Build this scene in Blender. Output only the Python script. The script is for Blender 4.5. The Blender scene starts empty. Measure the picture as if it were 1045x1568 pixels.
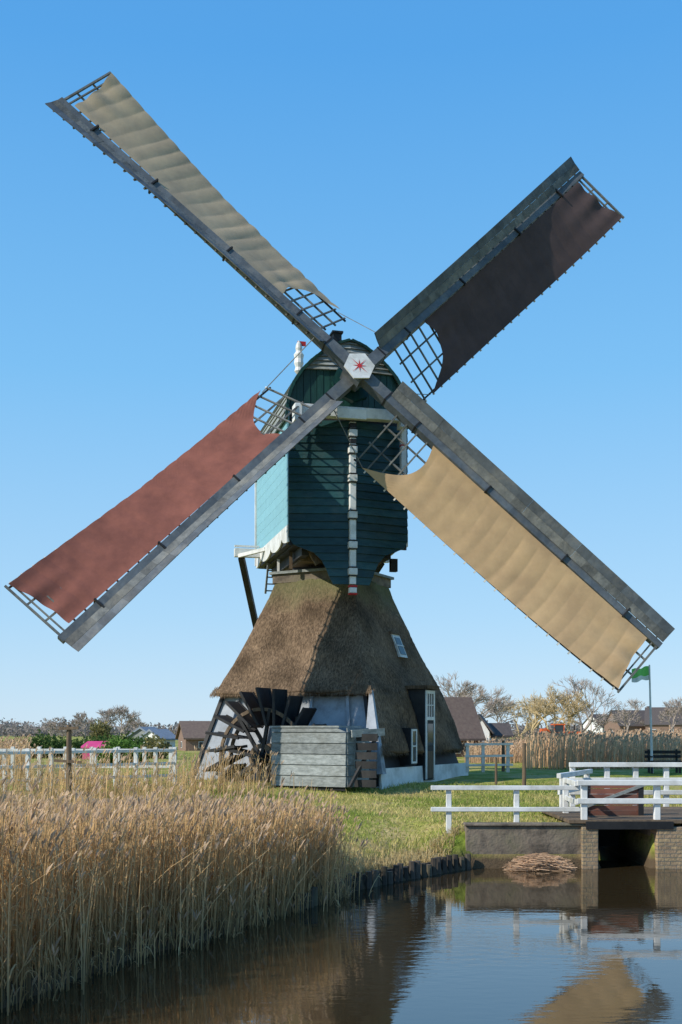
import bpy, math, random
import numpy as np
from mathutils import Vector
random.seed(7); rng=np.random.default_rng(11)
F=1710.0; HC=2.55; HZ=1118.0; CX=522.5
def W(px,py,Y): return Vector(((px-CX)*Y/F, Y, HC-(py-HZ)*Y/F))
V=Vector
sc=bpy.context.scene
# ---------------------------------------------------------------- materials
def newmat(name):
    m=bpy.data.materials.new(name); m.use_nodes=True
    nt=m.node_tree; b=nt.nodes['Principled BSDF']; return m,nt,b
def mat(name,c1,c2=None,rough=.8,scale=4.0,stretch=(1,1,1),bump=.0,bscale=None,island=0.0,dirt=None,dirt_amt=.5,spec=.3,detail=6,brick=None):
    m,nt,b=newmat(name); L=nt.links; N=nt.nodes
    if c2 is None: c2=tuple(x*.7 for x in c1)
    tc=N.new('ShaderNodeTexCoord'); mp=N.new('ShaderNodeMapping'); mp.inputs['Scale'].default_value=stretch
    L.new(tc.outputs['Object'],mp.inputs[0])
    nz=N.new('ShaderNodeTexNoise'); nz.inputs['Scale'].default_value=scale; nz.inputs['Detail'].default_value=detail; nz.inputs['Roughness'].default_value=.65
    L.new(mp.outputs[0],nz.inputs['Vector'])
    rp=N.new('ShaderNodeValToRGB'); rp.color_ramp.elements[0].position=.35; rp.color_ramp.elements[1].position=.65
    rp.color_ramp.elements[0].color=(*c2,1); rp.color_ramp.elements[1].color=(*c1,1)
    L.new(nz.outputs['Fac'],rp.inputs[0]); out=rp.outputs[0]
    if brick:
        m2=N.new('ShaderNodeMapping'); m2.inputs['Rotation'].default_value=(math.radians(90),0,0); L.new(tc.outputs['Object'],m2.inputs[0])
        bt=N.new('ShaderNodeTexBrick'); bt.inputs['Scale'].default_value=1; bt.inputs['Brick Width'].default_value=.22; bt.inputs['Row Height'].default_value=.07; bt.inputs['Mortar Size'].default_value=.009
        bt.inputs['Mortar'].default_value=(*brick,1); bt.inputs['Color2'].default_value=(c2[0]*1.4,c2[1]*1.4,c2[2]*1.4,1); L.new(m2.outputs[0],bt.inputs['Vector']); L.new(out,bt.inputs['Color1']); out=bt.outputs['Color']
    if dirt:
        n2=N.new('ShaderNodeTexNoise'); n2.inputs['Scale'].default_value=1.3; n2.inputs['Detail'].default_value=8
        n2.inputs['Roughness'].default_value=.7
        L.new(tc.outputs['Object'],n2.inputs['Vector'])
        r2=N.new('ShaderNodeValToRGB'); r2.color_ramp.elements[0].position=.48; r2.color_ramp.elements[1].position=.68
        r2.color_ramp.elements[0].color=(0,0,0,1); r2.color_ramp.elements[1].color=(dirt_amt,)*3+(1,)
        L.new(n2.outputs['Fac'],r2.inputs[0])
        mx=N.new('ShaderNodeMix'); mx.data_type='RGBA'; mx.inputs[7].default_value=(*dirt,1)
        L.new(r2.outputs[0],mx.inputs[0]); L.new(out,mx.inputs[6]); out=mx.outputs[2]
    if island>0:
        g=N.new('ShaderNodeNewGeometry'); mr=N.new('ShaderNodeMapRange')
        mr.inputs[3].default_value=1-island; mr.inputs[4].default_value=1+island
        L.new(g.outputs['Random Per Island'],mr.inputs[0])
        hs=N.new('ShaderNodeHueSaturation'); L.new(mr.outputs[0],hs.inputs['Value']); L.new(out,hs.inputs['Color']); out=hs.outputs[0]
    L.new(out,b.inputs['Base Color'])
    b.inputs['Roughness'].default_value=rough; b.inputs['Specular IOR Level'].default_value=spec
    if bump>0:
        n3=N.new('ShaderNodeTexNoise'); n3.inputs['Scale'].default_value=bscale or scale*3; n3.inputs['Detail'].default_value=6
        L.new(mp.outputs[0],n3.inputs['Vector'])
        bp=N.new('ShaderNodeBump'); bp.inputs['Strength'].default_value=bump; bp.inputs['Distance'].default_value=.05
        L.new(n3.outputs['Fac'],bp.inputs['Height']); L.new(bp.outputs[0],b.inputs['Normal'])
    return m
M={}
M['white']=mat('white_paint',(.74,.74,.72),(.60,.60,.58),.5,3,dirt=(.30,.29,.24),dirt_amt=.6)
M['teal']=mat('teal_boards',(.017,.057,.060),(.009,.034,.038),.4,3,(1,1,4),island=.35,dirt=(.06,.085,.08),dirt_amt=.45,bump=.15)
M['green']=mat('green_boards',(.012,.058,.046),(.007,.034,.030),.45,3,(4,4,1),island=.25)
M['pale']=mat('pale_teal_paint',(.22,.44,.50),(.20,.40,.46),.5,3,island=.03)
M['greyboard']=mat('weathered_grey_boards',(.29,.31,.30),(.15,.165,.16),.8,5,(1,1,3),island=.25,bump=.2,dirt=(.12,.12,.10),dirt_amt=.6)
M['slate']=mat('sail_stock_paint',(.10,.118,.135),(.06,.07,.082),.6,2.5,island=.2,dirt=(.18,.175,.16),dirt_amt=.6,bump=.2)
M['slatel']=mat('sail_board_wood',(.14,.145,.14),(.07,.075,.075),.75,3.5,island=.3,dirt=(.24,.22,.18),dirt_amt=.5,bump=.3)
M['black']=mat('tarred_wood',(.022,.022,.024),(.012,.012,.013),.6,4,island=.3,dirt=(.08,.075,.065),dirt_amt=.3)
M['red']=mat('red_paint',(.5,.03,.03),(.4,.02,.02),.5)
M['wallshade']=mat('whitewashed_wall_shaded',(.38,.41,.45),(.28,.305,.34),.9,2,bump=.2,dirt=(.16,.16,.15),dirt_amt=.7)  # white wall; shadow of the thatch overhang painted in as grey-blue
M['wood']=mat('brown_wood',(.17,.12,.075),(.09,.065,.045),.85,5,(3,3,.6),island=.3)
M['post']=mat('piling_wood',(.085,.07,.055),(.04,.033,.027),.8,6,(3,3,.6),island=.5,dirt=(.16,.15,.08),dirt_amt=.4)
M['conc']=mat('stained_masonry',(.27,.215,.16),(.085,.07,.055),.9,2.6,bump=.5,bscale=12,dirt=(.07,.075,.04),dirt_amt=.9)
M['brick']=mat('brick_pier',(.42,.31,.17),(.2,.14,.09),.9,7,bump=.4,dirt=(.1,.1,.06),dirt_amt=.7,brick=(.16,.14,.11))
M['rust']=mat('rust_red_boards',(.22,.085,.055),(.13,.055,.042),.8,4,(.6,3,3),island=.3,dirt=(.1,.09,.08),dirt_amt=.6)
M['glass'],_nt,_b=newmat('window_glass'); _b.inputs['Base Color'].default_value=(.03,.04,.05,1); _b.inputs['Roughness'].default_value=.06
def thatch():
    m,nt,b=newmat('reed_thatch'); L=nt.links;N=nt.nodes
    tc=N.new('ShaderNodeTexCoord'); mp=N.new('ShaderNodeMapping'); mp.inputs['Scale'].default_value=(14,14,2.6)
    L.new(tc.outputs['Object'],mp.inputs[0])
    a=N.new('ShaderNodeTexNoise'); a.inputs['Scale'].default_value=1.6; a.inputs['Detail'].default_value=9; a.inputs['Roughness'].default_value=.75
    L.new(mp.outputs[0],a.inputs['Vector'])
    r=N.new('ShaderNodeValToRGB'); e=r.color_ramp.elements; e[0].position=.34; e[0].color=(.05,.035,.024,1); e[1].position=.68; e[1].color=(.34,.235,.15,1)
    x=e.new(.5); x.color=(.165,.112,.072,1)
    L.new(a.outputs['Fac'],r.inputs[0])
    c=N.new('ShaderNodeTexNoise'); c.inputs['Scale'].default_value=.9; c.inputs['Detail'].default_value=7; L.new(tc.outputs['Object'],c.inputs['Vector'])
    mr=N.new('ShaderNodeMapRange'); mr.inputs[1].default_value=.3; mr.inputs[2].default_value=.7; mr.inputs[3].default_value=.5; mr.inputs[4].default_value=1.35
    L.new(c.outputs['Fac'],mr.inputs[0])
    hs=N.new('ShaderNodeHueSaturation'); L.new(mr.outputs[0],hs.inputs['Value']); L.new(r.outputs[0],hs.inputs['Color'])
    sp=N.new('ShaderNodeSeparateXYZ'); L.new(tc.outputs['Object'],sp.inputs[0])
    ad=N.new('ShaderNodeMath'); ad.operation='MULTIPLY_ADD'; ad.inputs[1].default_value=1.8; L.new(c.outputs['Fac'],ad.inputs[0]); L.new(sp.outputs[2],ad.inputs[2])
    m2=N.new('ShaderNodeMapRange'); m2.inputs[1].default_value=7.2; m2.inputs[2].default_value=8.3; m2.inputs[3].default_value=0; m2.inputs[4].default_value=.75; L.new(ad.outputs[0],m2.inputs[0])
    mx=N.new('ShaderNodeMix'); mx.data_type='RGBA'; mx.inputs[7].default_value=(.13,.145,.065,1)
    L.new(m2.outputs[0],mx.inputs[0]); L.new(hs.outputs[0],mx.inputs[6]); L.new(mx.outputs[2],b.inputs['Base Color'])
    b.inputs['Roughness'].default_value=.95; b.inputs['Specular IOR Level'].default_value=.1
    bp=N.new('ShaderNodeBump'); bp.inputs['Strength'].default_value=.8; bp.inputs['Distance'].default_value=.06; L.new(a.outputs['Fac'],bp.inputs['Height']); L.new(bp.outputs[0],b.inputs['Normal'])
    return m
M['thatch']=thatch()
def cloth(name,c1,c2,sc_=1.1):
    m=mat(name,c1,c2,.9,sc_,bump=.06,bscale=7,spec=.1,detail=8)
    nt=m.node_tree; b=nt.nodes['Principled BSDF']; out=nt.nodes['Material Output']
    col=b.inputs['Base Color'].links[0].from_socket
    t=nt.nodes.new('ShaderNodeBsdfTranslucent'); nt.links.new(col,t.inputs[0])
    mx=nt.nodes.new('ShaderNodeMixShader'); mx.inputs[0].default_value=.14
    nt.links.new(b.outputs[0],mx.inputs[1]); nt.links.new(t.outputs[0],mx.inputs[2]); nt.links.new(mx.outputs[0],out.inputs[0]); return m
M['tan']=cloth('tan_canvas',(.55,.375,.21),(.42,.285,.165))
M['tang']=cloth('beige_canvas',(.45,.36,.25),(.34,.275,.20))
M['russet']=cloth('russet_canvas',(.28,.108,.082),(.18,.072,.058))
M['russet_shaded']=cloth('russet_canvas_shaded',(.095,.068,.068),(.07,.052,.053))  # same russet cloth, with the turned sail's shadow put into the colour
def attrmat(name,rough=.85,transl=.38):
    m,nt,b=newmat(name); a=nt.nodes.new('ShaderNodeAttribute'); a.attribute_name='Col'
    nt.links.new(a.outputs['Color'],b.inputs['Base Color']); b.inputs['Roughness'].default_value=rough; b.inputs['Specular IOR Level'].default_value=.15
    t=nt.nodes.new('ShaderNodeBsdfTranslucent'); nt.links.new(a.outputs['Color'],t.inputs[0])
    mx=nt.nodes.new('ShaderNodeMixShader'); mx.inputs[0].default_value=transl; out=nt.nodes['Material Output']
    nt.links.new(b.outputs[0],mx.inputs[1]); nt.links.new(t.outputs[0],mx.inputs[2]); nt.links.new(mx.outputs[0],out.inputs[0]); return m
M['attr']=attrmat('plant_fibre')
# ---------------------------------------------------------------- mesh builder
class MB:
    def __init__(s): s.v=[];s.f=[];s.m=[];s.mats=[]
    def mi(s,k):
        if k not in s.mats: s.mats.append(k)
        return s.mats.index(k)
    def poly(s,pts,k):
        n=len(s.v); s.v+= [tuple(p) for p in pts]; s.f.append(tuple(range(n,n+len(pts)))); s.m.append(s.mi(k))
    def hexa(s,p,k):
        n=len(s.v); s.v+=[tuple(q) for q in p]
        for f in ((3,2,1,0),(4,5,6,7),(0,1,5,4),(1,2,6,5),(2,3,7,6),(3,0,4,7)):
            s.f.append(tuple(n+i for i in f)); s.m.append(s.mi(k))
    def box(s,c,sx,sy,sz,k,ax=V((1,0,0)),ay=V((0,1,0)),az=V((0,0,1))):
        c=V(c); X=ax*sx/2;Y=ay*sy/2;Z=az*sz/2
        s.hexa([c-X-Y-Z,c+X-Y-Z,c+X+Y-Z,c-X+Y-Z,c-X-Y+Z,c+X-Y+Z,c+X+Y+Z,c-X+Y+Z],k)
    def beam(s,a,b,w,h,k,up=V((0,0,1)),w1=None,h1=None):
        a=V(a);b=V(b); d=(b-a).normalized(); sd=d.cross(up)
        if sd.length<1e-4: sd=d.cross(V((1,0,0)))
        sd.normalize(); u=sd.cross(d).normalized(); w1=w if w1 is None else w1; h1=h if h1 is None else h1
        A=[a-sd*w/2-u*h/2,a+sd*w/2-u*h/2,a+sd*w/2+u*h/2,a-sd*w/2+u*h/2]
        B=[b-sd*w1/2-u*h1/2,b+sd*w1/2-u*h1/2,b+sd*w1/2+u*h1/2,b-sd*w1/2+u*h1/2]
        s.hexa(A+B,k)
    def cyl(s,a,b,r0,r1,k,n=12):
        a=V(a);b=V(b); d=(b-a).normalized(); sd=d.orthogonal().normalized(); u=d.cross(sd); o=len(s.v)
        for c,r in ((a,r0),(b,r1)):
            for i in range(n):
                t=2*math.pi*i/n; s.v.append(tuple(c+(sd*math.cos(t)+u*math.sin(t))*r))
        for i in range(n):
            j=(i+1)%n; s.f.append((o+i,o+j,o+n+j,o+n+i)); s.m.append(s.mi(k))
        s.f.append(tuple(o+n-1-i for i in range(n))); s.m.append(s.mi(k)); s.f.append(tuple(o+n+i for i in range(n))); s.m.append(s.mi(k))
    def grid(s,fn,nu,nv,k,skip=None):
        o=len(s.v)
        for i in range(nu+1):
            for j in range(nv+1): s.v.append(tuple(fn(i/nu,j/nv)))
        for i in range(nu):
            for j in range(nv):
                if skip and skip((i+.5)/nu,(j+.5)/nv): continue
                a=o+i*(nv+1)+j; s.f.append((a,a+nv+1,a+nv+2,a+1)); s.m.append(s.mi(k))
    def obj(s,name,parent=None,smooth=False,bevel=0):
        me=bpy.data.meshes.new(name); me.from_pydata(s.v,[],s.f); 
        for k in s.mats: me.materials.append(M[k])
        me.polygons.foreach_set('material_index',s.m)
        if smooth: me.polygons.foreach_set('use_smooth',[True]*len(s.f))
        me.update(); ob=bpy.data.objects.new(name,me); sc.collection.objects.link(ob)
        if parent: ob.parent=parent
        if bevel:
            b=ob.modifiers.new('b','BEVEL'); b.width=bevel; b.segments=1; b.limit_method='ANGLE'
        return ob
def empty(name):
    e=bpy.data.objects.new(name,None); sc.collection.objects.link(e); return e
def npmesh(name,verts,quads,cols=None,mat_=None,smooth=False,parent=None):
    me=bpy.data.meshes.new(name); nv=len(verts); nf=len(quads)
    me.vertices.add(nv); me.vertices.foreach_set('co',verts.astype(np.float32).ravel())
    me.loops.add(nf*4); me.loops.foreach_set('vertex_index',quads.astype(np.int32).ravel())
    me.polygons.add(nf); me.polygons.foreach_set('loop_start',np.arange(0,nf*4,4,dtype=np.int32))
    try: me.polygons.foreach_set('loop_total',np.full(nf,4,dtype=np.int32))
    except Exception: pass
    if smooth: me.polygons.foreach_set('use_smooth',np.ones(nf,dtype=bool))
    me.update(calc_edges=True)
    if cols is not None:
        ca=me.color_attributes.new('Col','FLOAT_COLOR','POINT')
        ca.data.foreach_set('color',np.concatenate([cols,np.ones((nv,1))],1).astype(np.float32).ravel())
    if mat_: me.materials.append(mat_)
    ob=bpy.data.objects.new(name,me); sc.collection.objects.link(ob)
    if parent: ob.parent=parent
    return ob
class RB: # ribbons
    def __init__(s): s.v=[];s.q=[];s.c=[];s.n=0
    def add(s,path,width,side,col):
        N,K,_=path.shape
        a=path-side[:,None,:]*width[:,:,None]/2; b=path+side[:,None,:]*width[:,:,None]/2
        v=np.stack([a,b],2).reshape(-1,3); base=s.n+np.arange(N)[:,None]*K*2+np.arange(K-1)[None,:]*2
        q=np.stack([base,base+1,base+3,base+2],-1).reshape(-1,4)
        s.v.append(v);s.q.append(q);s.c.append(np.repeat(col,2,axis=1).reshape(-1,3)); s.n+=len(v)
    def obj(s,name,m=None,parent=None):
        return npmesh(name,np.concatenate(s.v),np.concatenate(s.q),np.concatenate(s.c),m or M['attr'],parent=parent)
# ---------------------------------------------------------------- terrain
POLY=np.array([(-3.15,10.3),(-2.8,11.4),(-2.37,12.57),(-1.76,13.5),(-1.09,15.2),(-.59,16),(.08,17.65),(.85,18.8),(1.7,19.85),(2.35,20.68),
 (4.75,20.68),(4.75,25),(5.78,25),(5.78,20.68),(7.5,20.6),(8.6,18),(9,8),(9,-8),(-9,-8),(-7,3),(-4.2,8.0)])
def sdf(P):
    A=POLY; B=np.roll(POLY,-1,0); d=np.full(len(P),1e9); ins=np.zeros(len(P),bool)
    for a,b in zip(A,B):
        ab=b-a; t=np.clip(((P-a)@ab)/(ab@ab),0,1); q=a+t[:,None]*ab
        d=np.minimum(d,np.hypot(*(P-q).T))
        c=((a[1]>P[:,1])!=(b[1]>P[:,1])); 
        with np.errstate(divide='ignore',invalid='ignore'):
            xi=(b[0]-a[0])*(P[:,1]-a[1])/(b[1]-a[1] if b[1]!=a[1] else 1e-9)+a[0]
        ins^=(c&(P[:,0]<xi))
    return np.where(ins,-d,d)
def sm(x): x=np.clip(x,0,1); return x*x*(3-2*x)
def vn(P,f,seed=0):
    x=P[:,0]*f+seed*3.1;y=P[:,1]*f+seed*1.7
    return (np.sin(x*1.0+1.3*np.sin(y*.7))+np.sin(y*1.3+1.1*np.sin(x*.9+2))+np.sin((x+y)*.8+1.7*np.sin(x*.5)))/3
def height(P):
    d=sdf(P); X,Y=P.T
    h=.14+.60*sm(d/4.5)+.27*sm((d-4)/8)+.05*vn(P,1.1)*sm(d/2)+.025*vn(P,3.7,2)*sm(d/1)
    k=sm((X-1.1)/1.5)*sm((Y-20.4)/.35)*(d<6)
    h=np.where(k>0,h+(np.maximum(.74,h)-h)*k,h)
    far=sm((np.hypot(X,Y-33)-30)/30); h=h*(1-far)+1.0*far
    hw=.10-.65*sm((-d)/.35)
    return np.where(d>0,h,hw)
def axis(lo,hi,step,ext,g=1.22):
    a=list(np.arange(lo,hi+1e-6,step)); s=step; x=hi
    while x<ext: s*=g; x+=s; a.append(x)
    s=step; x=lo; pre=[]
    while x>-ext if lo<0 else x>-60: s*=g; x-=s; pre.append(x)
    return np.array(pre[::-1]+a)
xs=axis(-9,9.5,.13,1500); ys=axis(-1,30,.13,2500)
XX,YY=np.meshgrid(xs,ys,indexing='ij'); P=np.stack([XX.ravel(),YY.ravel()],1); Z=height(P)
nx,ny=len(xs),len(ys); I=np.arange(nx*ny).reshape(nx,ny)
q=np.stack([I[:-1,:-1],I[1:,:-1],I[1:,1:],I[:-1,1:]],-1).reshape(-1,4)
def groundmat():
    m,nt,b=newmat('grass_ground'); L=nt.links;N=nt.nodes
    tc=N.new('ShaderNodeTexCoord')
    def noise(s,d=8,r=.7):
        n=N.new('ShaderNodeTexNoise'); n.inputs['Scale'].default_value=s; n.inputs['Detail'].default_value=d; n.inputs['Roughness'].default_value=r
        L.new(tc.outputs['Object'],n.inputs['Vector']); return n
    a=noise(.6); r=N.new('ShaderNodeValToRGB'); e=r.color_ramp.elements
    e[0].position=.38;e[0].color=(.15,.20,.03,1);e[1].position=.60;e[1].color=(.48,.37,.16,1); x=e.new(.49); x.color=(.29,.30,.06,1)
    L.new(a.outputs['Fac'],r.inputs[0])
    c=noise(9); mr=N.new('ShaderNodeMapRange'); mr.inputs[1].default_value=.3;mr.inputs[2].default_value=.7;mr.inputs[3].default_value=.45;mr.inputs[4].default_value=1.45
    L.new(c.outputs['Fac'],mr.inputs[0]); hs=N.new('ShaderNodeHueSaturation'); L.new(mr.outputs[0],hs.inputs['Value']); L.new(r.outputs[0],hs.inputs['Color'])
    sp=N.new('ShaderNodeSeparateXYZ'); L.new(tc.outputs['Object'],sp.inputs[0])
    ad=N.new('ShaderNodeMath'); ad.operation='MULTIPLY_ADD'; ad.inputs[1].default_value=-.3; L.new(c.outputs['Fac'],ad.inputs[0]); L.new(sp.outputs[2],ad.inputs[2])
    m2=N.new('ShaderNodeMapRange'); m2.inputs[1].default_value=.0; m2.inputs[2].default_value=.25; L.new(ad.outputs[0],m2.inputs[0])
    mx=N.new('ShaderNodeMix'); mx.data_type='RGBA'; mx.inputs[6].default_value=(.10,.072,.045,1); L.new(m2.outputs[0],mx.inputs[0]); L.new(hs.outputs[0],mx.inputs[7])
    L.new(mx.outputs[2],b.inputs['Base Color']); b.inputs['Roughness'].default_value=.95; b.inputs['Specular IOR Level'].default_value=.1
    bp=N.new('ShaderNodeBump'); bp.inputs['Strength'].default_value=.8; bp.inputs['Distance'].default_value=.06; n=noise(14); L.new(n.outputs['Fac'],bp.inputs['Height']); L.new(bp.outputs[0],b.inputs['Normal'])
    return m
npmesh('ground',np.stack([P[:,0],P[:,1],Z],1),q,None,groundmat(),smooth=True)
# water
m,nt,b=newmat('canal_water'); b.inputs['Base Color'].default_value=(.036,.025,.012,1); b.inputs['Roughness'].default_value=.008; b.inputs['IOR'].default_value=2.4; b.inputs['Specular IOR Level'].default_value=.5
tc=nt.nodes.new('ShaderNodeTexCoord'); mp=nt.nodes.new('ShaderNodeMapping'); mp.inputs['Scale'].default_value=(1.3,2.6,1); nt.links.new(tc.outputs['Object'],mp.inputs[0])
nz=nt.nodes.new('ShaderNodeTexNoise'); nz.inputs['Scale'].default_value=2.6; nz.inputs['Detail'].default_value=4; nz.inputs['Roughness'].default_value=.5; nt.links.new(mp.outputs[0],nz.inputs['Vector'])
n5=nt.nodes.new('ShaderNodeTexNoise'); n5.inputs['Scale'].default_value=.22; n5.inputs['Detail'].default_value=2; nt.links.new(tc.outputs['Object'],n5.inputs['Vector'])
mr5=nt.nodes.new('ShaderNodeMapRange'); mr5.inputs[1].default_value=.42; mr5.inputs[2].default_value=.6; mr5.inputs[3].default_value=.025; mr5.inputs[4].default_value=.16; nt.links.new(n5.outputs['Fac'],mr5.inputs[0])
bp=nt.nodes.new('ShaderNodeBump'); bp.inputs['Distance'].default_value=.03; nt.links.new(mr5.outputs[0],bp.inputs['Strength']); nt.links.new(nz.outputs['Fac'],bp.inputs['Height']); nt.links.new(bp.outputs[0],b.inputs['Normal'])
M['water']=m
w=MB(); w.poly([(-12,-10,0),(10,-10,0),(10,25.5,0),(-12,25.5,0)],'water'); w.obj('water')
def gz(x,y): return float(height(np.array([[x,y]]))[0])
# ---------------------------------------------------------------- WINDMILL
mill=empty('windmill')
hub=V((.525,32.68,HC+556*32.68/F))
A=V((.637,.362,.680)).normalized(); B=V((-.736,.023,.677)); B=(B-A*A.dot(B)).normalized(); n=A.cross(B).normalized()
fd=V((n.x,n.y,0)).normalized(); rd=V((-fd.y,fd.x,0)); UP=V((0,0,1))
C=V((.27,33.8,0))
def BP(x,f,z): return C+rd*x+fd*f+UP*z
th=math.radians(28); e1=V((-math.cos(th),math.sin(th),0)); e2=V((math.sin(th),math.cos(th),0)); TC=V((-.27,36.3,0))
TZ=[0,1.0,1.75,2.06,3.7,4.55,5.75,7.0,7.4,9]; TA=[3.9,3.67,3.47,3.387,2.875,2.47,1.97,1.505,1.38,1.0]
def az(z): return float(np.interp(z,TZ,TA))
def fn_face(nrm,tan,z0,z1,nz_=40):
    def fn(u,v):
        U=u*2-1; z=z0+(z1-z0)*v; a=az(z); d=.05*abs(U)**10
        p=TC+(nrm+tan*U)*a*(1-d); 
        k=.03*math.sin(U*a*3.1+z*1.1)+.018*math.sin(z*5+U*a*2)+random.uniform(-.012,.012)
        if abs(U)>.99: k=0
        return V((p.x+nrm.x*k,p.y+nrm.y*k,z+ (0.03*math.sin(U*a*4) if v==0 else 0)))
    return fn
t=MB()
zs_l=3.68
t.grid(fn_face(-e2,-e1,zs_l,7.3),60,40,'thatch')
t.grid(fn_face(-e1,e2,zs_l,7.3),60,40,'thatch')
t.grid(fn_face(e1,-e2,zs_l,7.3),60,40,'thatch')
t.grid(fn_face(e2,e1,zs_l,7.3),60,40,'thatch')
def rs(u,v):
    U=u*2-1
    return -.12<U<.12
t.grid(fn_face(-e1,e2,1.9,zs_l),60,24,'thatch',skip=rs)
ob=t.obj('thatched_base',mill,smooth=True)
so=ob.modifiers.new('s','SOLIDIFY'); so.thickness=.26; so.offset=-1
import bmesh
bm=bmesh.new(); bm.from_mesh(ob.data); bmesh.ops.remove_doubles(bm,verts=bm.verts,dist=.03)
for f in bm.faces:
    if f.normal.dot(f.calc_center_median()-(TC+UP*f.calc_center_median().z))<0: f.normal_flip()
bm.to_mesh(ob.data); bm.free()
rb=RB(); N=5200
u_=rng.uniform(-1,1,N); sel=rng.random(N)<.62
E1=np.array(e1);E2=np.array(e2);TCn=np.array(TC)
zz_=np.where(sel,zs_l,1.9)+rng.uniform(-.02,.25,N); aa_=np.interp(zz_,TZ,TA)+.005
nr_=np.where(sel[:,None],-E2[None],-E1[None]); tn_=np.where(sel[:,None],-E1[None],E2[None])
ok=sel|(np.abs(u_)>.14); 
b0_=TCn+(nr_+tn_*u_[:,None])*aa_[:,None]*.985; b0_[:,2]=zz_
p=np.zeros((N,3,3)); L_0=rng.uniform(.05,.15,N)
for j,s1 in enumerate((0,.5,1)): p[:,j]=b0_+nr_*(L_0*s1*.38)[:,None]+tn_*(rng.normal(0,.01,N)*s1)[:,None]; p[:,j,2]-=L_0*s1
c_=np.array([.20,.14,.09])[None]*rng.uniform(.4,1.5,N)[:,None]
rb.add(p[ok],np.tile(np.array([.014,.012,.004]),(N,1))[ok],tn_[ok],np.repeat(c_[:,None],3,1)[ok]); rb.obj('thatch_fringe',parent=mill)
# walls under thatch
wl=MB()
def TP(nrm,tan,a,u,z): return TC+nrm*a+tan*u+UP*z
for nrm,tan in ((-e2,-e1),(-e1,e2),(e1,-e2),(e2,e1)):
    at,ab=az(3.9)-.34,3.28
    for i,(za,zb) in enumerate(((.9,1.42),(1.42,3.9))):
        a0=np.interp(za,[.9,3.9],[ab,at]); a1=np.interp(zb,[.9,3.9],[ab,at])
        k='wallshade' if (nrm in(-e2,e1)) or i==0 else 'black'
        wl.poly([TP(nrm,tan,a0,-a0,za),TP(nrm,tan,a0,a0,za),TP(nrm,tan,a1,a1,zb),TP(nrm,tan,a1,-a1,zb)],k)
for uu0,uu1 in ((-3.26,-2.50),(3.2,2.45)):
    wl.beam(TP(-e2,-e1,3.30,uu0,.95),TP(-e2,-e1,2.56,uu1,3.75),.12,.06,'black',-e2)
for uu in (-1.9,-.6,.7,1.9): wl.beam(TP(-e2,-e1,3.26,uu*1.25,1.2),TP(-e2,-e1,2.60,uu,3.7),.09,.05,'wallshade',-e2)
wl.hexa([TP(-e1,e2,3.3,-3.3,.85),TP(-e1,e2,3.38,-3.3,.85),TP(-e1,e2,3.38,3.4,.85),TP(-e1,e2,3.3,3.4,.85),
         TP(-e1,e2,3.3,-3.3,1.45),TP(-e1,e2,3.34,-3.3,1.45),TP(-e1,e2,3.34,3.4,1.45),TP(-e1,e2,3.3,3.4,1.45)],'white')
wl.hexa([TP(-e2,-e1,3.25,2.85,1.3),TP(-e2,-e1,3.5,2.85,1.3),TP(-e2,-e1,3.5,3.5,1.3),TP(-e2,-e1,3.25,3.5,1.3),
         TP(-e2,-e1,2.7,2.72,3.72),TP(-e2,-e1,2.78,2.72,3.72),TP(-e2,-e1,2.78,2.8,3.72),TP(-e2,-e1,2.7,2.8,3.72)],'wallshade')
wl.obj('base_walls',mill)
# door dormer + windows on right face
d=MB(); fr=-e1; tn=e2
def DP(a,u,z): return TP(fr,tn,a,u,z)
def dbox(a0,a1,u0,u1,z0,z1,k): d.hexa([DP(a0,u0,z0),DP(a1,u0,z0),DP(a1,u1,z0),DP(a0,u1,z0),DP(a0,u0,z1),DP(a1,u0,z1),DP(a1,u1,z1),DP(a0,u1,z1)],k)
dbox(2.4,3.42,-.36,.40,1.0,3.82,'black')
dbox(3.423,3.46,-.34,-.26,1.03,3.78,'white'); dbox(3.423,3.46,.26,.34,1.03,3.78,'white')
dbox(3.425,3.462,-.26,.26,3.68,3.78,'white'); dbox(3.425,3.462,-.26,.26,2.86,2.96,'white')
dbox(3.424,3.432,-.26,.26,2.96,3.68,'glass')
for uu in (-.1,.08): dbox(3.433,3.452,uu,uu+.03,2.96,3.68,'white')
dbox(3.433,3.45,-.26,.26,3.31,3.34,'white')
dbox(3.424,3.445,-.26,.26,1.9,2.86,'black'); dbox(3.424,3.446,-.255,.255,1.06,1.9,'wood')
dbox(3.447,3.455,-.2,.2,2.05,2.75,'glass')
dbox(2.35,3.55,-.44,.48,3.822,3.93,'thatch')
dbox(2.6,3.46,-1.5,-1.06,1.5,2.62,'black'); dbox(3.462,3.49,-1.47,-1.41,1.55,2.58,'white'); dbox(3.462,3.49,-1.15,-1.09,1.55,2.58,'white'); dbox(3.463,3.488,-1.41,-1.15,1.55,1.61,'white'); dbox(3.463,3.488,-1.41,-1.15,2.52,2.58,'white'); dbox(3.463,3.488,-1.41,-1.15,2.05,2.09,'white'); dbox(3.464,3.47,-1.41,-1.15,1.61,2.52,'glass')
def RL(u0,u1,z0,z1,o,k):
    q0=az(z0)+o;q1=az(z1)+o
    d.hexa([DP(q0-.1,u0,z0),DP(q0,u0,z0),DP(q0,u1,z0),DP(q0-.1,u1,z0),DP(q1-.1,u0,z1),DP(q1,u0,z1),DP(q1,u1,z1),DP(q1-.1,u1,z1)],k)
RL(.08,.62,4.86,5.6,.06,'white'); RL(.16,.54,4.95,5.5,.075,'glass'); RL(.08,.62,5.22,5.26,.085,'white')
RL(.02,.68,5.6,5.68,.1,'thatch')
d.obj('door_and_windows',mill)
c=MB()
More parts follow.
